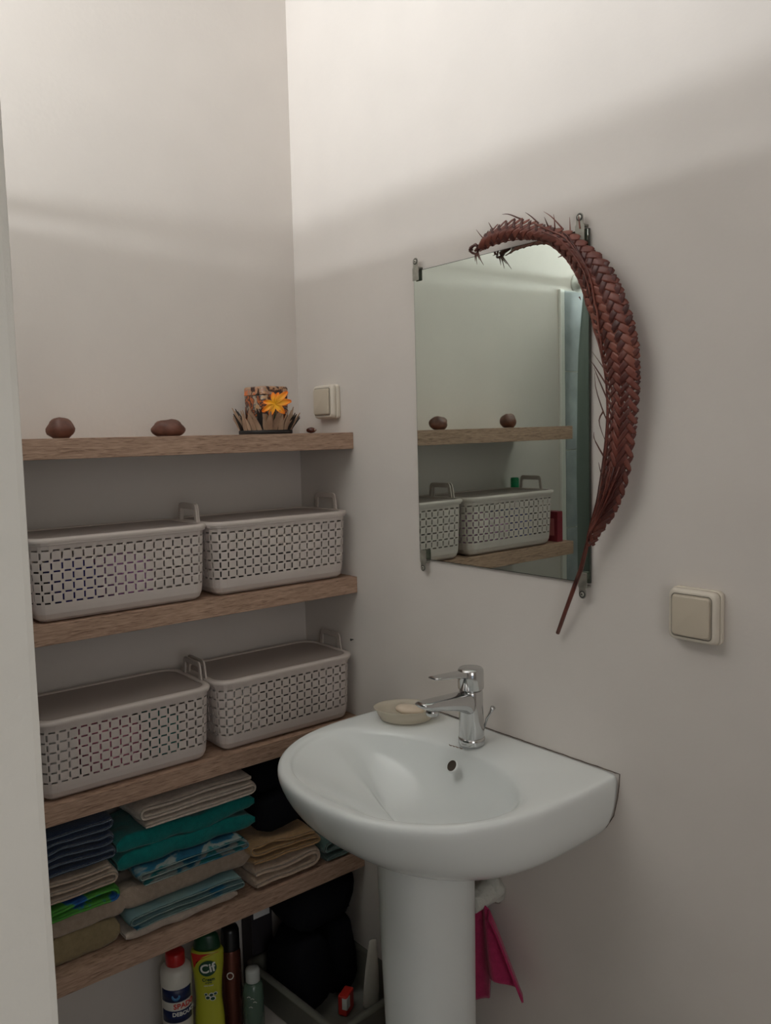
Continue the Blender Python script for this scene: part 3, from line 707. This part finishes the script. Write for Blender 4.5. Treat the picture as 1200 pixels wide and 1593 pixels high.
O = [(CX+math.cos(a)*rayhit(outl, a), math.sin(a)*rayhit(outl, a)) for a in angs]
I = [(CX+math.cos(a)*rayhit(bo, a), math.sin(a)*rayhit(bo, a)) for a in angs]
RR = []
def under(kx, ky, z): return [(min(0, x*kx), y*ky, z) for x, y in O]
for kx, ky, z in [(.55, .26, -.164), (.60, .36, -.162), (.66, .53, -.156), (.72, .70, -.146), (.79, .835, -.130), (.865, .915, -.107), (.93, .965, -.080), (.975, .990, -.045), (.997, .999, -.020), (.9985, .9985, -.009)]:
    RR.append(under(kx, ky, z))
def mix(f, z, sc_=1):
    out = []
    for (ox, oy), (ix, iy) in zip(O, I): out.append((ox*(1-f)+ix*f if ox < -1e-6 or f > 0 else 0, oy*(1-f)+iy*f, z))
    return out
def rimz(f, zf, zs, pts):
    return [(x, y, z) for x, y, z in pts]
RR.append([(x*.993, y*.990, -.003) for x, y in O])
RR.append([(x*.982 if x < -1e-6 else 0, y*.974, -.0003) for x, y in O])
for f, z in ((.35, 0.0), (.62, -.0008), (.80, -.0025), (.92, -.0055)): RR.append(mix(f, z))
def bowl(k):
    out = []
    for (ix, iy), a in zip(I, angs):
        bw = min(1, max(0, (math.cos(a)+.10)/.45)); bw = bw*bw*(3-2*bw)
        kk = k + (1-k)*.34*bw*min(1, (1-k)*8) * (1 if k > .2 else k/.2)
        e = 1.05*(1-bw)+.62*bw
        z = -.0100-.128*(1-k)**e*(1+.0*bw)
        out.append((CX+(ix-CX)*kk, iy*kk, z))
    return out
for k in (1.0, .975, .94, .88, .79, .68, .54, .38, .20, .06): RR.append(bowl(k))
B().rings(RR, True, True).obj('basin', M['porcelain'], basin, sub=1)
# pedestal
def ped(wy, x0, x1, z, n=40):
    out = []
    for j in range(n):
        a = 2*PI*j/n; c_, s_ = math.cos(a), math.sin(a)
        x = (x0+x1)/2+(x1-x0)/2*c_; y = .007+wy*math.copysign(abs(s_)**.8, s_)
        out.append((x, y, z))
    return out
B().rings([ped(.084, -.295, -.110, -.140), ped(.088, -.300, -.108, -.154), ped(.087, -.297, -.108, -.168), ped(.085, -.292, -.108, -.19), ped(.083, -.288, -.108, -.36), ped(.078, -.280, -.108, -.62), ped(.088, -.290, -.106, -.76), ped(.092, -.293, -.105, ZF-ZR)]).obj('pedestal', M['pedestal'], basin)
# overflow hole, logo, sealant bead
ow = Vector((-.1385, -.004, -.030)); nrm = Vector((-.80, -.05, .60)).normalized(); t1 = Vector((0, 1, 0)); t2 = nrm.cross(t1).normalized()
def oring(r, d): return [ow+nrm*d+(t1*math.cos(2*PI*j/28)+t2*math.sin(2*PI*j/28))*r for j in range(28)]
B().rings([oring(.0135, -.002), oring(.0135, .0006), oring(.0120, .0014), oring(.0108, .0006), oring(.0104, -.004)], False, False).obj('overflow_ring', M['porcelain'], basin)
B().add(oring(.0106, .0004), [tuple(range(28))]).obj('overflow_hole', mat('drain_dark', (.05, .035, .022, 1), .6), basin)
b = B()
for k in range(4): b.tube([(-.1215+.0012*k, .020-.0085*k, .0008), (-.1235+.0012*k, .016-.0085*k, .0008), (-.1215+.0012*k, .0125-.0085*k, .0008)], .0009, 5)
b.obj('printed_logo', mat('brown_print', (.18, .10, .07, 1), .5), basin)
random.seed(9)
B().tube([(-.0006, .286-.572*k/60, .0004+random.uniform(-.0004, .0005)) for k in range(61)]+[(-.0006, -.2848, -.02), (-.0006, -.2815, -.045), (-.0006, -.2735, -.080), (-.0006, -.2580, -.106), (-.0006, -.235, -.129), (-.0006, -.197, -.145)], .0009, 6).obj('sealant_bead', M['sealant'], basin)
# drain in the bowl
B().lathe([(.030, -.1345), (.030, -.1305), (.024, -.1300), (.018, -.1325), (.004, -.1325)], (CX+.010, 0, 0), 30).obj('drain', M['chrome'], basin)

# mixer tap
tp = empty('mixer_tap', 'chrome single lever mixer tap on the basin', 'tap', (-.083, -.693, ZR))
def circ(cx, r, z, n=30, ry=None): return [(cx+r*math.cos(2*PI*j/n), (ry or r)*math.sin(2*PI*j/n), z) for j in range(n)]
B().rings([circ(0, .0255, 0), circ(0, .0262, .0015), circ(0, .0262, .0125), circ(0, .0250, .0140)]).obj('base_ring', M['chrome'], tp)
B().rings([circ(0, .0242, .0138), circ(0, .0247, .0152), circ(0, .0242, .05), circ(.0, .0236, .078), circ(.0, .0232, .104), circ(0, .0220, .108)]).obj('tap_body', M['chrome'], tp)
R_ = []
for t, hw, z0, z1 in [(0.000, .0215, .056, .1065), (.020, .0214, .064, .1068), (.030, .0210, .0720, .1070), (.055, .0198, .0790, .1080), (.090, .0184, .0870, .1095), (.115, .0172, .0925, .1105), (.128, .0155, .0985, .1105), (.134, .0120, .1035, .1090)]:
    x = -t; zz = (z0+z1)/2; hz = (z1-z0)/2; ring = []
    for j in range(20):
        a = 2*PI*j/20; ring.append((x, hw*math.copysign(abs(math.cos(a))**.6, math.cos(a)), zz+hz*math.copysign(abs(math.sin(a))**.6, math.sin(a))))
    R_.append(ring)
B().rings(R_).obj('spout', M['chrome'], tp)
B().rings([circ(-.102, .0105, .0800), circ(-.102, .0120, .0810), circ(-.102, .0122, .0870), circ(-.102, .0115, .0910)]).obj('aerator', M['chrome'], tp)
B().rings([circ(0, .0205, .1075), circ(0, .0225, .1090), circ(0, .0252, .1110), circ(0, .0255, .1400), circ(0, .0250, .1475), circ(0, .0225, .1505), circ(0, .012, .1515)]).obj('lever_cap', M['chrome'], tp)
R_ = []
for t, hw, z0, z1 in [(.012, .0150, .1330, .1485), (.028, .0145, .1370, .1480), (.055, .0135, .1420, .1495), (.090, .0125, .1465, .1515), (.100, .0115, .1480, .1515)]:
    zz = (z0+z1)/2; hz = (z1-z0)/2
    R_.append([(-t, hw*math.copysign(abs(math.cos(a))**.45, math.cos(a)), zz+hz*math.copysign(abs(math.sin(a))**.45, math.sin(a))) for a in [2*PI*j/20 for j in range(20)]])
B().rings(R_).obj('lever', M['chrome'], tp)
B().rings([[(-.1002, y, z) for y, z in [(-.006, .1489), (.006, .1489), (.006, .1507), (-.006, .1507)]], [(-.1008, y, z) for y, z in [(-.006, .1489), (.006, .1489), (.006, .1507), (-.006, .1507)]]]).obj('lever_mark', M['dark'], tp)
B().tube([(.026, -.006, .020), (.031, -.012, .045), (.034, -.020, .060), (.034, -.026, .070)], [.0022, .0022, .0030, .0050], 10).obj('waste_rod', M['chrome'], tp)

# soap dish and soap
sd = empty('soap_dish', 'cloudy oval plastic soap dish at the back left of the basin', 'dish', (-.086, -.500, ZR+.0005), -.80)
sd.scale = (1, 1, 1.35)
def el(a, b_, z, n=40): return [(a*math.cos(2*PI*j/n), b_*math.sin(2*PI*j/n), z) for j in range(n)]
B().rings([el(.048, .034, 0), el(.054, .039, .002), el(.060, .044, .010), el(.0640, .0475, .017), el(.0680, .050, .0185), el(.0690, .051, .0205), el(.0655, .048, .0205), el(.060, .044, .014), el(.054, .038, .007), el(.034, .024, .005)]).obj('dish', M['soapdish'], sd)
sp = B().rings([el(.024, .014, 0, 30), el(.030, .018, .003, 30), el(.031, .019, .007, 30), el(.027, .016, .012, 30), el(.014, .009, .014, 30)]).obj('bar_of_soap', M['soap'])
sp.location = (-.084, -.510, ZR+.0170); sp.rotation_euler = (.10, .12, -.80); tag(sp, 'cream coloured bar of soap lying in the soap dish', 'soap')

# water outlet stub and pink cloth behind the pedestal
pst = empty('pipe_stub', 'rough plastered white pipe stub sticking out of the wall under the basin', 'pipe', (0, -.672, -.945))
random.seed(2); R_ = []
for i in range(9):
    x = -.070*i/8; rr = .026-.007*i/8
    R_.append([(x, rr*(1+.10*noise.noise(Vector((x*40, math.cos(a)*2, math.sin(a)*2))))*math.cos(a), rr*(1+.10*noise.noise(Vector((x*40, math.cos(a)*2, math.sin(a)*2))))*math.sin(a)-.012*i/8) for a in [2*PI*j/18 for j in range(18)]])
B().rings(R_).obj('stub', M['pipe'], pst)
R_ = [[(-.002-.010*i, (.031-.004*i)*(1+.25*noise.noise(Vector((math.cos(a)*2, math.sin(a)*2, i*2.))))*math.cos(a), (.031-.004*i)*(1+.25*noise.noise(Vector((math.cos(a)*2, math.sin(a)*2, i*2.))))*math.sin(a)) for a in [2*PI*j/22 for j in range(22)]] for i in range(3)]
B().rings(R_).obj('plaster_collar', M['pipe'], pst)
for k, (y_, z0_, z1_) in enumerate([(-.006, .045, .085), (-.020, .055, .095), (-.028, .040, .080)]):
    B().tube([(-.0008, y_, z1_), (-.0012, y_-.003, (z0_+z1_)/2), (-.0008, y_+.002, z0_)], [.0005, .0024, .0006], 6).obj('rust_drip', M['rust'], pst)
# cloth
ck = empty('pink_cloth', 'bright pink terry cloth hanging from the pipe stub behind the pedestal', 'cloth', (-.042, -.676, -.972))
NU, NV = 26, 30; vs = []; fs = []
for j in range(NV+1):
    t = j/NV
    for i in range(NU+1):
        u = i/NU-.5
        w_ = .042+.098*t**.7
        hem = .218 if u > -.02 else .160+.006*math.sin(u*9)
        y = u*w_*1.55-.004; x = .010*math.sin(u*16+t*1.2)*(.4+t)-.018*(1-t)*abs(u)*2
        z = .022-(hem+.045*max(0, u+.05)*2)*t-.05*abs(u)*(1-t)
        vs.append((x, y, z))
for j in range(NV):
    for i in range(NU): q = j*(NU+1)+i; fs.append((q, q+1, q+NU+2, q+NU+1))
B().add(vs, fs).obj('cloth_sheet', M['t_pink'], ck, solid=.004, soff=0)

# ------------------------------------------------------------------ mirror
my1, my2, mz1, mz2 = -.4651, -.9174, .3348, -.2784
mr = empty('wall_mirror', 'frameless rectangular mirror held on the wall by four metal clips', 'mirror', (0, 0, 0))
yc, zc = (my1+my2)/2, (mz1+mz2)/2
def mx_(y, z, d=0): return -.0069+.0018*(y-yc)-.0036*(z-zc)-d
def plate(y0, y1, z0, z1, d0, d1): 
    b_ = B(); c_ = [(y0, z0), (y1, z0), (y1, z1), (y0, z1)]
    b_.rings([[(mx_(y, z, d0), y, z) for y, z in c_], [(mx_(y, z, d1), y, z) for y, z in c_]]); return b_
plate(my1, my2, mz2, mz1, -.004, 0).obj('mirror_backing', M['mirror_edge'], mr, smooth=False)
e_ = .0011
plate(my1-e_, my2+e_, mz2+e_, mz1-e_, .0002, .0004).obj('mirror_glass', M['mirror'], mr, smooth=False)
def clip(name, y, zt, up_, lab):
    s_ = 1 if up_ else -1
    c_ = B().rings([[(x, y+a, zt+s_*h) for a, h in ([(-.0098, -.022), (-.0098, .003), (-.0076, .0070)]+[(-.0076*math.cos(PI*k/8), .0175+.0076*math.sin(PI*k/8)) for k in range(9)]+[(.0076, .0070), (.0098, .003), (.0098, -.022)])] for x in (-.0122, -.0138)])
    o = c_.obj('clip', M['steel'], mr, bevel=.0006, seg=1)
    B().box(-.0130, -.0001, y-.0085, y+.0085, zt+(.002 if up_ else -.0055), zt+(.0055 if up_ else -.002)).obj('clip_foot', M['steel'], o, smooth=False)
    cz = zt+s_*.0170
    ring = lambda r, x: [(x, y+r*math.cos(2*PI*j/18), cz+r*math.sin(2*PI*j/18)) for j in range(18)]
    B().rings([ring(.0062, -.0138), ring(.0060, -.0144), ring(.0046, -.0144), ring(.0044, -.0139)], False, False).obj('clip_washer', M['dark'], o)
    B().rings([ring(.0044, -.0137), ring(.0043, -.0146), ring(.0036, -.0151), ring(.0004, -.0152)]).obj('screw', M['screw'], o)
    b_ = B(); b_.box(-.0155, -.0151, y-.0019, y+.0019, cz-.0005, cz+.0005); b_.box(-.0155, -.0151, y-.0005, y+.0005, cz-.0019, cz+.0019)
    b_.obj('screw_slot', M['dark'], o, smooth=False)
clip('clip', -.4775, mz1+.001, True, ''); clip('clip', -.9020, mz1+.003, True, ''); clip('clip', -.4835, mz2-.001, False, ''); clip('clip', -.9060, mz2-.003, False, '')

nl = B().rings([[(x, r*math.cos(2*PI*j/12), r*math.sin(2*PI*j/12)) for j in range(12)] for x, r in ((0, .0012), (-.006, .0012), (-.0062, .0030), (-.0072, .0030))]).obj('wall_nail', M['dark'], loc=(0, -.2065, -.505))
tag(nl, 'small dark nail in the right wall beside the lower right basket handle', 'nail')
# ------------------------------------------------------------------ light switches
def switch(label, y, z, s, closed):
    r = empty('light_switch', label, 'switch', (0, y, z), 0, 'surface mounted light switches')
    def rr(a, x, rd): return [(x, p, q) for p, q in rrect(a, a, rd)]
    B().rings([rr(s*.485, 0, .008), rr(s*.5, -.003, .009), rr(s*.5, -.010, .009), rr(s*.492, -.0112, .009)]).obj('mounting_box', M['switch'], r)
    B().rings([rr(s*.482, -.0110, .009), rr(s*.482, -.018, .010), rr(s*.462, -.0235, .010), rr(s*.435, -.0250, .008), rr(s*.405, -.0250, .007)], True, True).obj('frame', M['switch'], r)
    B().rings([rr(s*.405, -.0248, .007), rr(s*.402, -.0258, .007), rr(s*.392, -.0258, .006), rr(s*.388, -.0242, .006)], False, True).obj('gasket', M['gasket'], r)
    B().rings([rr(s*.372, -.0244, .005), rr(s*.372, -.0284, .005), rr(s*.362, -.0300, .005), rr(s*.345, -.0304, .005)]).obj('rocker', M['rocker'], r)
    return r
switch('cream square light switch on the right wall just above the top shelf end', -.141, .0755, .082, 0)
switch('cream square light switch low on the right wall, right of the basin', -.1245-1.0, -.3035, .086, 1)

# ------------------------------------------------------------------ woven palm leaf
outer = [(-.042,-.7035,.3537),(-.0414,-.7212,.3666),(-.0409,-.7385,.3702),(-.0403,-.7633,.3732),(-.0397,-.7905,.3711),(-.0391,-.8198,.3618),(-.0386,-.8497,.3481),(-.038,-.8828,.333),(-.0374,-.9122,.3209),(-.0369,-.9408,.2956),(-.0363,-.9622,.2783),(-.0357,-.9807,.2598),(-.0351,-.9914,.2417),(-.0346,-1.0046,.2173),(-.034,-1.014,.1926),(-.0334,-1.0233,.1681),(-.0329,-1.0289,.1452),(-.0323,-1.0334,.1224),(-.0317,-1.0344,.0867),(-.0311,-1.0342,.0509),(-.0306,-1.0292,.0047),(-.03,-1.0241,-.0275),(-.0294,-1.0178,-.0663),(-.0289,-1.0064,-.1057),(-.0283,-.9923,-.1353),(-.0277,-.9792,-.1567),(-.0271,-.9632,-.1753),(-.0266,-.9496,-.193),(-.026,-.9398,-.2106)]
inner = [(-.042,-.6947,.3317),(-.0414,-.7092,.3351),(-.0409,-.7218,.3375),(-.0403,-.7423,.3384),(-.0397,-.7654,.3387),(-.0391,-.7971,.3351),(-.0386,-.8249,.3299),(-.038,-.8404,.3237),(-.0374,-.8655,.3093),(-.0369,-.8913,.2864),(-.0363,-.9058,.2669),(-.0357,-.9174,.2469),(-.0351,-.9288,.2208),(-.0346,-.9349,.1977),(-.034,-.9437,.1818),(-.0334,-.9484,.159),(-.0329,-.9571,.137),(-.0323,-.9631,.1142),(-.0317,-.9691,.0862),(-.0311,-.9725,.0542),(-.0306,-.9734,.0062),(-.03,-.9705,-.0345),(-.0294,-.9662,-.0669),(-.0289,-.9606,-.0986),(-.0283,-.9536,-.1295),(-.0277,-.9439,-.1577),(-.0271,-.9367,-.1772),(-.0266,-.9308,-.1945),(-.026,-.9263,-.2141)]
NS = 400
OC = catmull(outer, NS); IC = catmull(inner, NS)
cen = [(a+b_)/2 for a, b_ in zip(OC, IC)]
arc = [0]
for i in range(1, NS): arc.append(arc[-1]+(cen[i]-cen[i-1]).length)
LT = arc[-1]
def band(s_, t):
    """s: arc length from the tip, t: -1 inner .. 1 outer"""
    s_ = min(max(s_, 0), LT-1e-6)
    lo, hi = 0, NS-1
    while hi-lo > 1:
        md = (lo+hi)//2
        if arc[md] <= s_: lo = md
        else: hi = md
    f = (s_-arc[lo])/(arc[hi]-arc[lo]); a = IC[lo].lerp(IC[hi], f); b_ = OC[lo].lerp(OC[hi], f)
    p = a.lerp(b_, (t+1)/2); p = p+Vector((-.009*(1-t*t), 0, 0)); return p, (a-b_).length/2
leaf = empty('woven_palm_leaf', 'curved dark red woven palm leaf hooked over the mirror right edge', 'leaf', (0, 0, 0))
PITCH_S = .0170
def strip(k, fam):
    """one leaflet strip crossing the band diagonally; fam 0 slopes one way, 1 the other"""
    s0 = k*PITCH_S; vs = []; n_ = 22; sg = 1 if fam == 0 else -1; cnt = 0
    p0, hw = band(s0, 0)
    for i in range(n_+1):
        t = -1+2*i/n_
        sl = 1.0+1.1*min(1, max(0, (s0-.62*LT)/(.2*LT)))
        s_ = s0+sg*t*max(hw, .006)*sl
        if s_ < .004 or s_ > LT-.004: continue
        p, h2 = band(s_, t*.985)
        pa, _ = band(s_+.003, t); pb, _ = band(s_-.003, t)
        ds = (pa-pb).normalized(); q1, _ = band(s_, min(1, t+.05)); q0, _ = band(s_, max(-1, t-.05)); dt = (q1-q0).normalized()
        dirn = (dt+ds*sg*sl).normalized(); side = (ds-dt*sg*sl).normalized() if fam == 0 else (ds+dt*sl).normalized()
        nr = dt.cross(ds).normalized()
        if nr.x > 0: nr = -nr
        q_ = 2*t*h2/PITCH_S
        c = math.cos(2*PI*(q_-1)/3); c = max(-1, min(1, c*1.8+.25))
        h_ = .0009*(-c if fam == 0 else c)
        lat = s_ < .150
        wd = .0066 if fam == 0 else .0054
        if lat: wd *= .56+.44*min(1, max(0, -t*1.6+.1))
        if s_ > .62*LT: wd *= .72
        if s_ > .36 and t < -.55: wd *= .62
        wd *= max(.25, (1-abs(t)**16))**.5*min(1, .35+h2/.022)
        c_ = p+nr*(h_+.0016)
        vs += [c_-side*wd, c_-side*wd*.5+nr*.0007, c_+nr*.0003, c_+side*wd*.5+nr*.0007, c_+side*wd]; cnt += 1
    if cnt < 3: return
    fs = []
    for i in range(cnt-1):
        for j in range(4): q = i*5+j; fs.append((q, q+1, q+6, q+5))
    B().add(vs, fs).obj('leaf_strip', M['palm'] if (fam == 0) else M['palm2'], leaf, smooth=True, solid=.0005)
nk = int(LT/PITCH_S)+2
for k in range(-1, nk+1):
    strip(k+.1, 0); strip(k+.35, 1)
# ribs along the edges and down the stem
inn = [band(LT*i/70, -1.0)[0]+Vector((-.002, 0, 0)) for i in range(71)]
stem = [Vector((-.026, -.9331, -.209)), Vector((-.026, -.9138, -.2505)), Vector((-.024, -.8954, -.2874)), Vector((-.0185, -.872, -.334)), Vector((-.012, -.849, -.3788))]
pth = inn+stem[1:]
B().tube(pth, [.0011+.0018*(i/len(pth)) for i in range(len(pth)-4)]+[.0036, .0040, .0038, .0036], 8).obj('midrib', M['palm'], leaf)
B().tube([p+Vector((-.001, -.004*math.sin(i*.12), .001)) for i, p in enumerate(inn[20:])]+[s_+Vector((-.002, -.0035, .001)) for s_ in stem[1:3]], .0013, 6).obj('side_rib', M['palm2'], leaf)
B().tube([band(LT*(.16+.40*i/20), .85-1.75*i/20)[0]+Vector((-.0045, 0, 0)) for i in range(21)], .0017, 6).obj('fold_rib', M['palm'], leaf)
B().tube([band(LT*(.20+.22*i/20), .25-.75*i/20)[0]+Vector((-.0050, 0, 0)) for i in range(21)], .0013, 6).obj('fold_rib', M['palm'], leaf)
B().tube([band(LT*(.24+.14*i/20), .75-.9*i/20)[0]+Vector((-.0050, 0, 0)) for i in range(21)], .0012, 6).obj('fold_rib', M['palm2'], leaf)
# loose strips running into the stem, lower part
for q in range(5):
    B().tube([band(LT*(.80+.199*i/8), -.6+.35*q*(1-i/9))[0]+Vector((-.003-.0006*q, 0, 0)) for i in range(9)]+[stem[1]+Vector((-.003, .001*q-.002, 0)), stem[2]+Vector((-.002, .001*q-.002, 0))], .0014, 5).obj('leaf_strand', M['palm'] if q % 2 else M['palm2'], leaf)
spk = [[(-.04,-.708,.3480),(-.04,-.6950,.3600),(-.04,-.6818,.3746)],[(-.036,-.8848,.335),(-.038,-.862,.3600),(-.04,-.8453,.3728)],[(-.04,-.8336,.3556),(-.042,-.8173,.371),(-.044,-.8073,.3787)],[(-.04,-.8551,.3458),(-.045,-.851,.3618)],[(-.036,-.8667,.3394),(-.036,-.866,.353),(-.036,-.864,.3648)],[(-.034,-.8984,.325),(-.034,-.8971,.3536)],[(-.034,-.9186,.3300),(-.034,-.9165,.345),(-.034,-.916,.3539)],
 [(-.032,-.9831,.0695),(-.034,-.964,.097),(-.036,-.9445,.1234)],[(-.032,-.9717,.0649),(-.034,-.9484,.0984),(-.036,-.9419,.1075)],[(-.032,-.9742,.0382),(-.034,-.9562,.0765),(-.036,-.9484,.0963)],[(-.032,-.973,.0062),(-.034,-.9653,.0225),(-.036,-.9523,.0607),(-.036,-.9497,.0876)],[(-.034,-.9653,.0225),(-.036,-.9588,.0045),(-.034,-.9717,-.0313)],[(-.034,-.9679,-.055),(-.036,-.9496,-.0246),(-.036,-.9483,-.0115)],[(-.034,-.964,-.0854),(-.036,-.9614,-.0778),(-.036,-.9575,-.0626)],
 [(-.042,-.795,.3700),(-.044,-.7694,.3834),(-.046,-.7538,.3866)],[(-.042,-.6809,.3300),(-.044,-.6824,.3151)],[(-.042,-.6843,.3310),(-.045,-.6866,.320),(-.046,-.689,.308)],[(-.042,-.6877,.3310),(-.046,-.698,.316),(-.047,-.7073,.3038)],[(-.042,-.6843,.3300),(-.046,-.6958,.3152)],[(-.042,-.6746,.3383),(-.042,-.6623,.3366)],[(-.042,-.7260,.3650),(-.044,-.7180,.3800)],[(-.042,-.9235,.216),(-.041,-.9255,.210)],[(-.036,-.882,.292),(-.037,-.874,.2900)]]
for q in spk:
    P_ = catmull(q, 8); B().tube(P_, [.0017*(1-.85*i/7) for i in range(8)], 5).obj('leaf_spike', M['palm_tip'] if q[0][0] < -.0395 or q[0][2] < .1 else M['palm'], leaf)
B().tube([Vector((-.043+.004*math.sin(a*1.7), -.6800+.0115*math.cos(a)*(1-.03*a), .3385+.0095*math.sin(a)*(1-.03*a))) for a in [k*.45 for k in range(24)]], .0023, 7).obj('tip_knot', M['palm2'], leaf)
B().tube([(-.0405, -.684, .336), (-.0415, -.695, .341), (-.041, -.706, .345)], [.004, .0055, .006], 8).obj('tip_neck', M['palm2'], leaf)
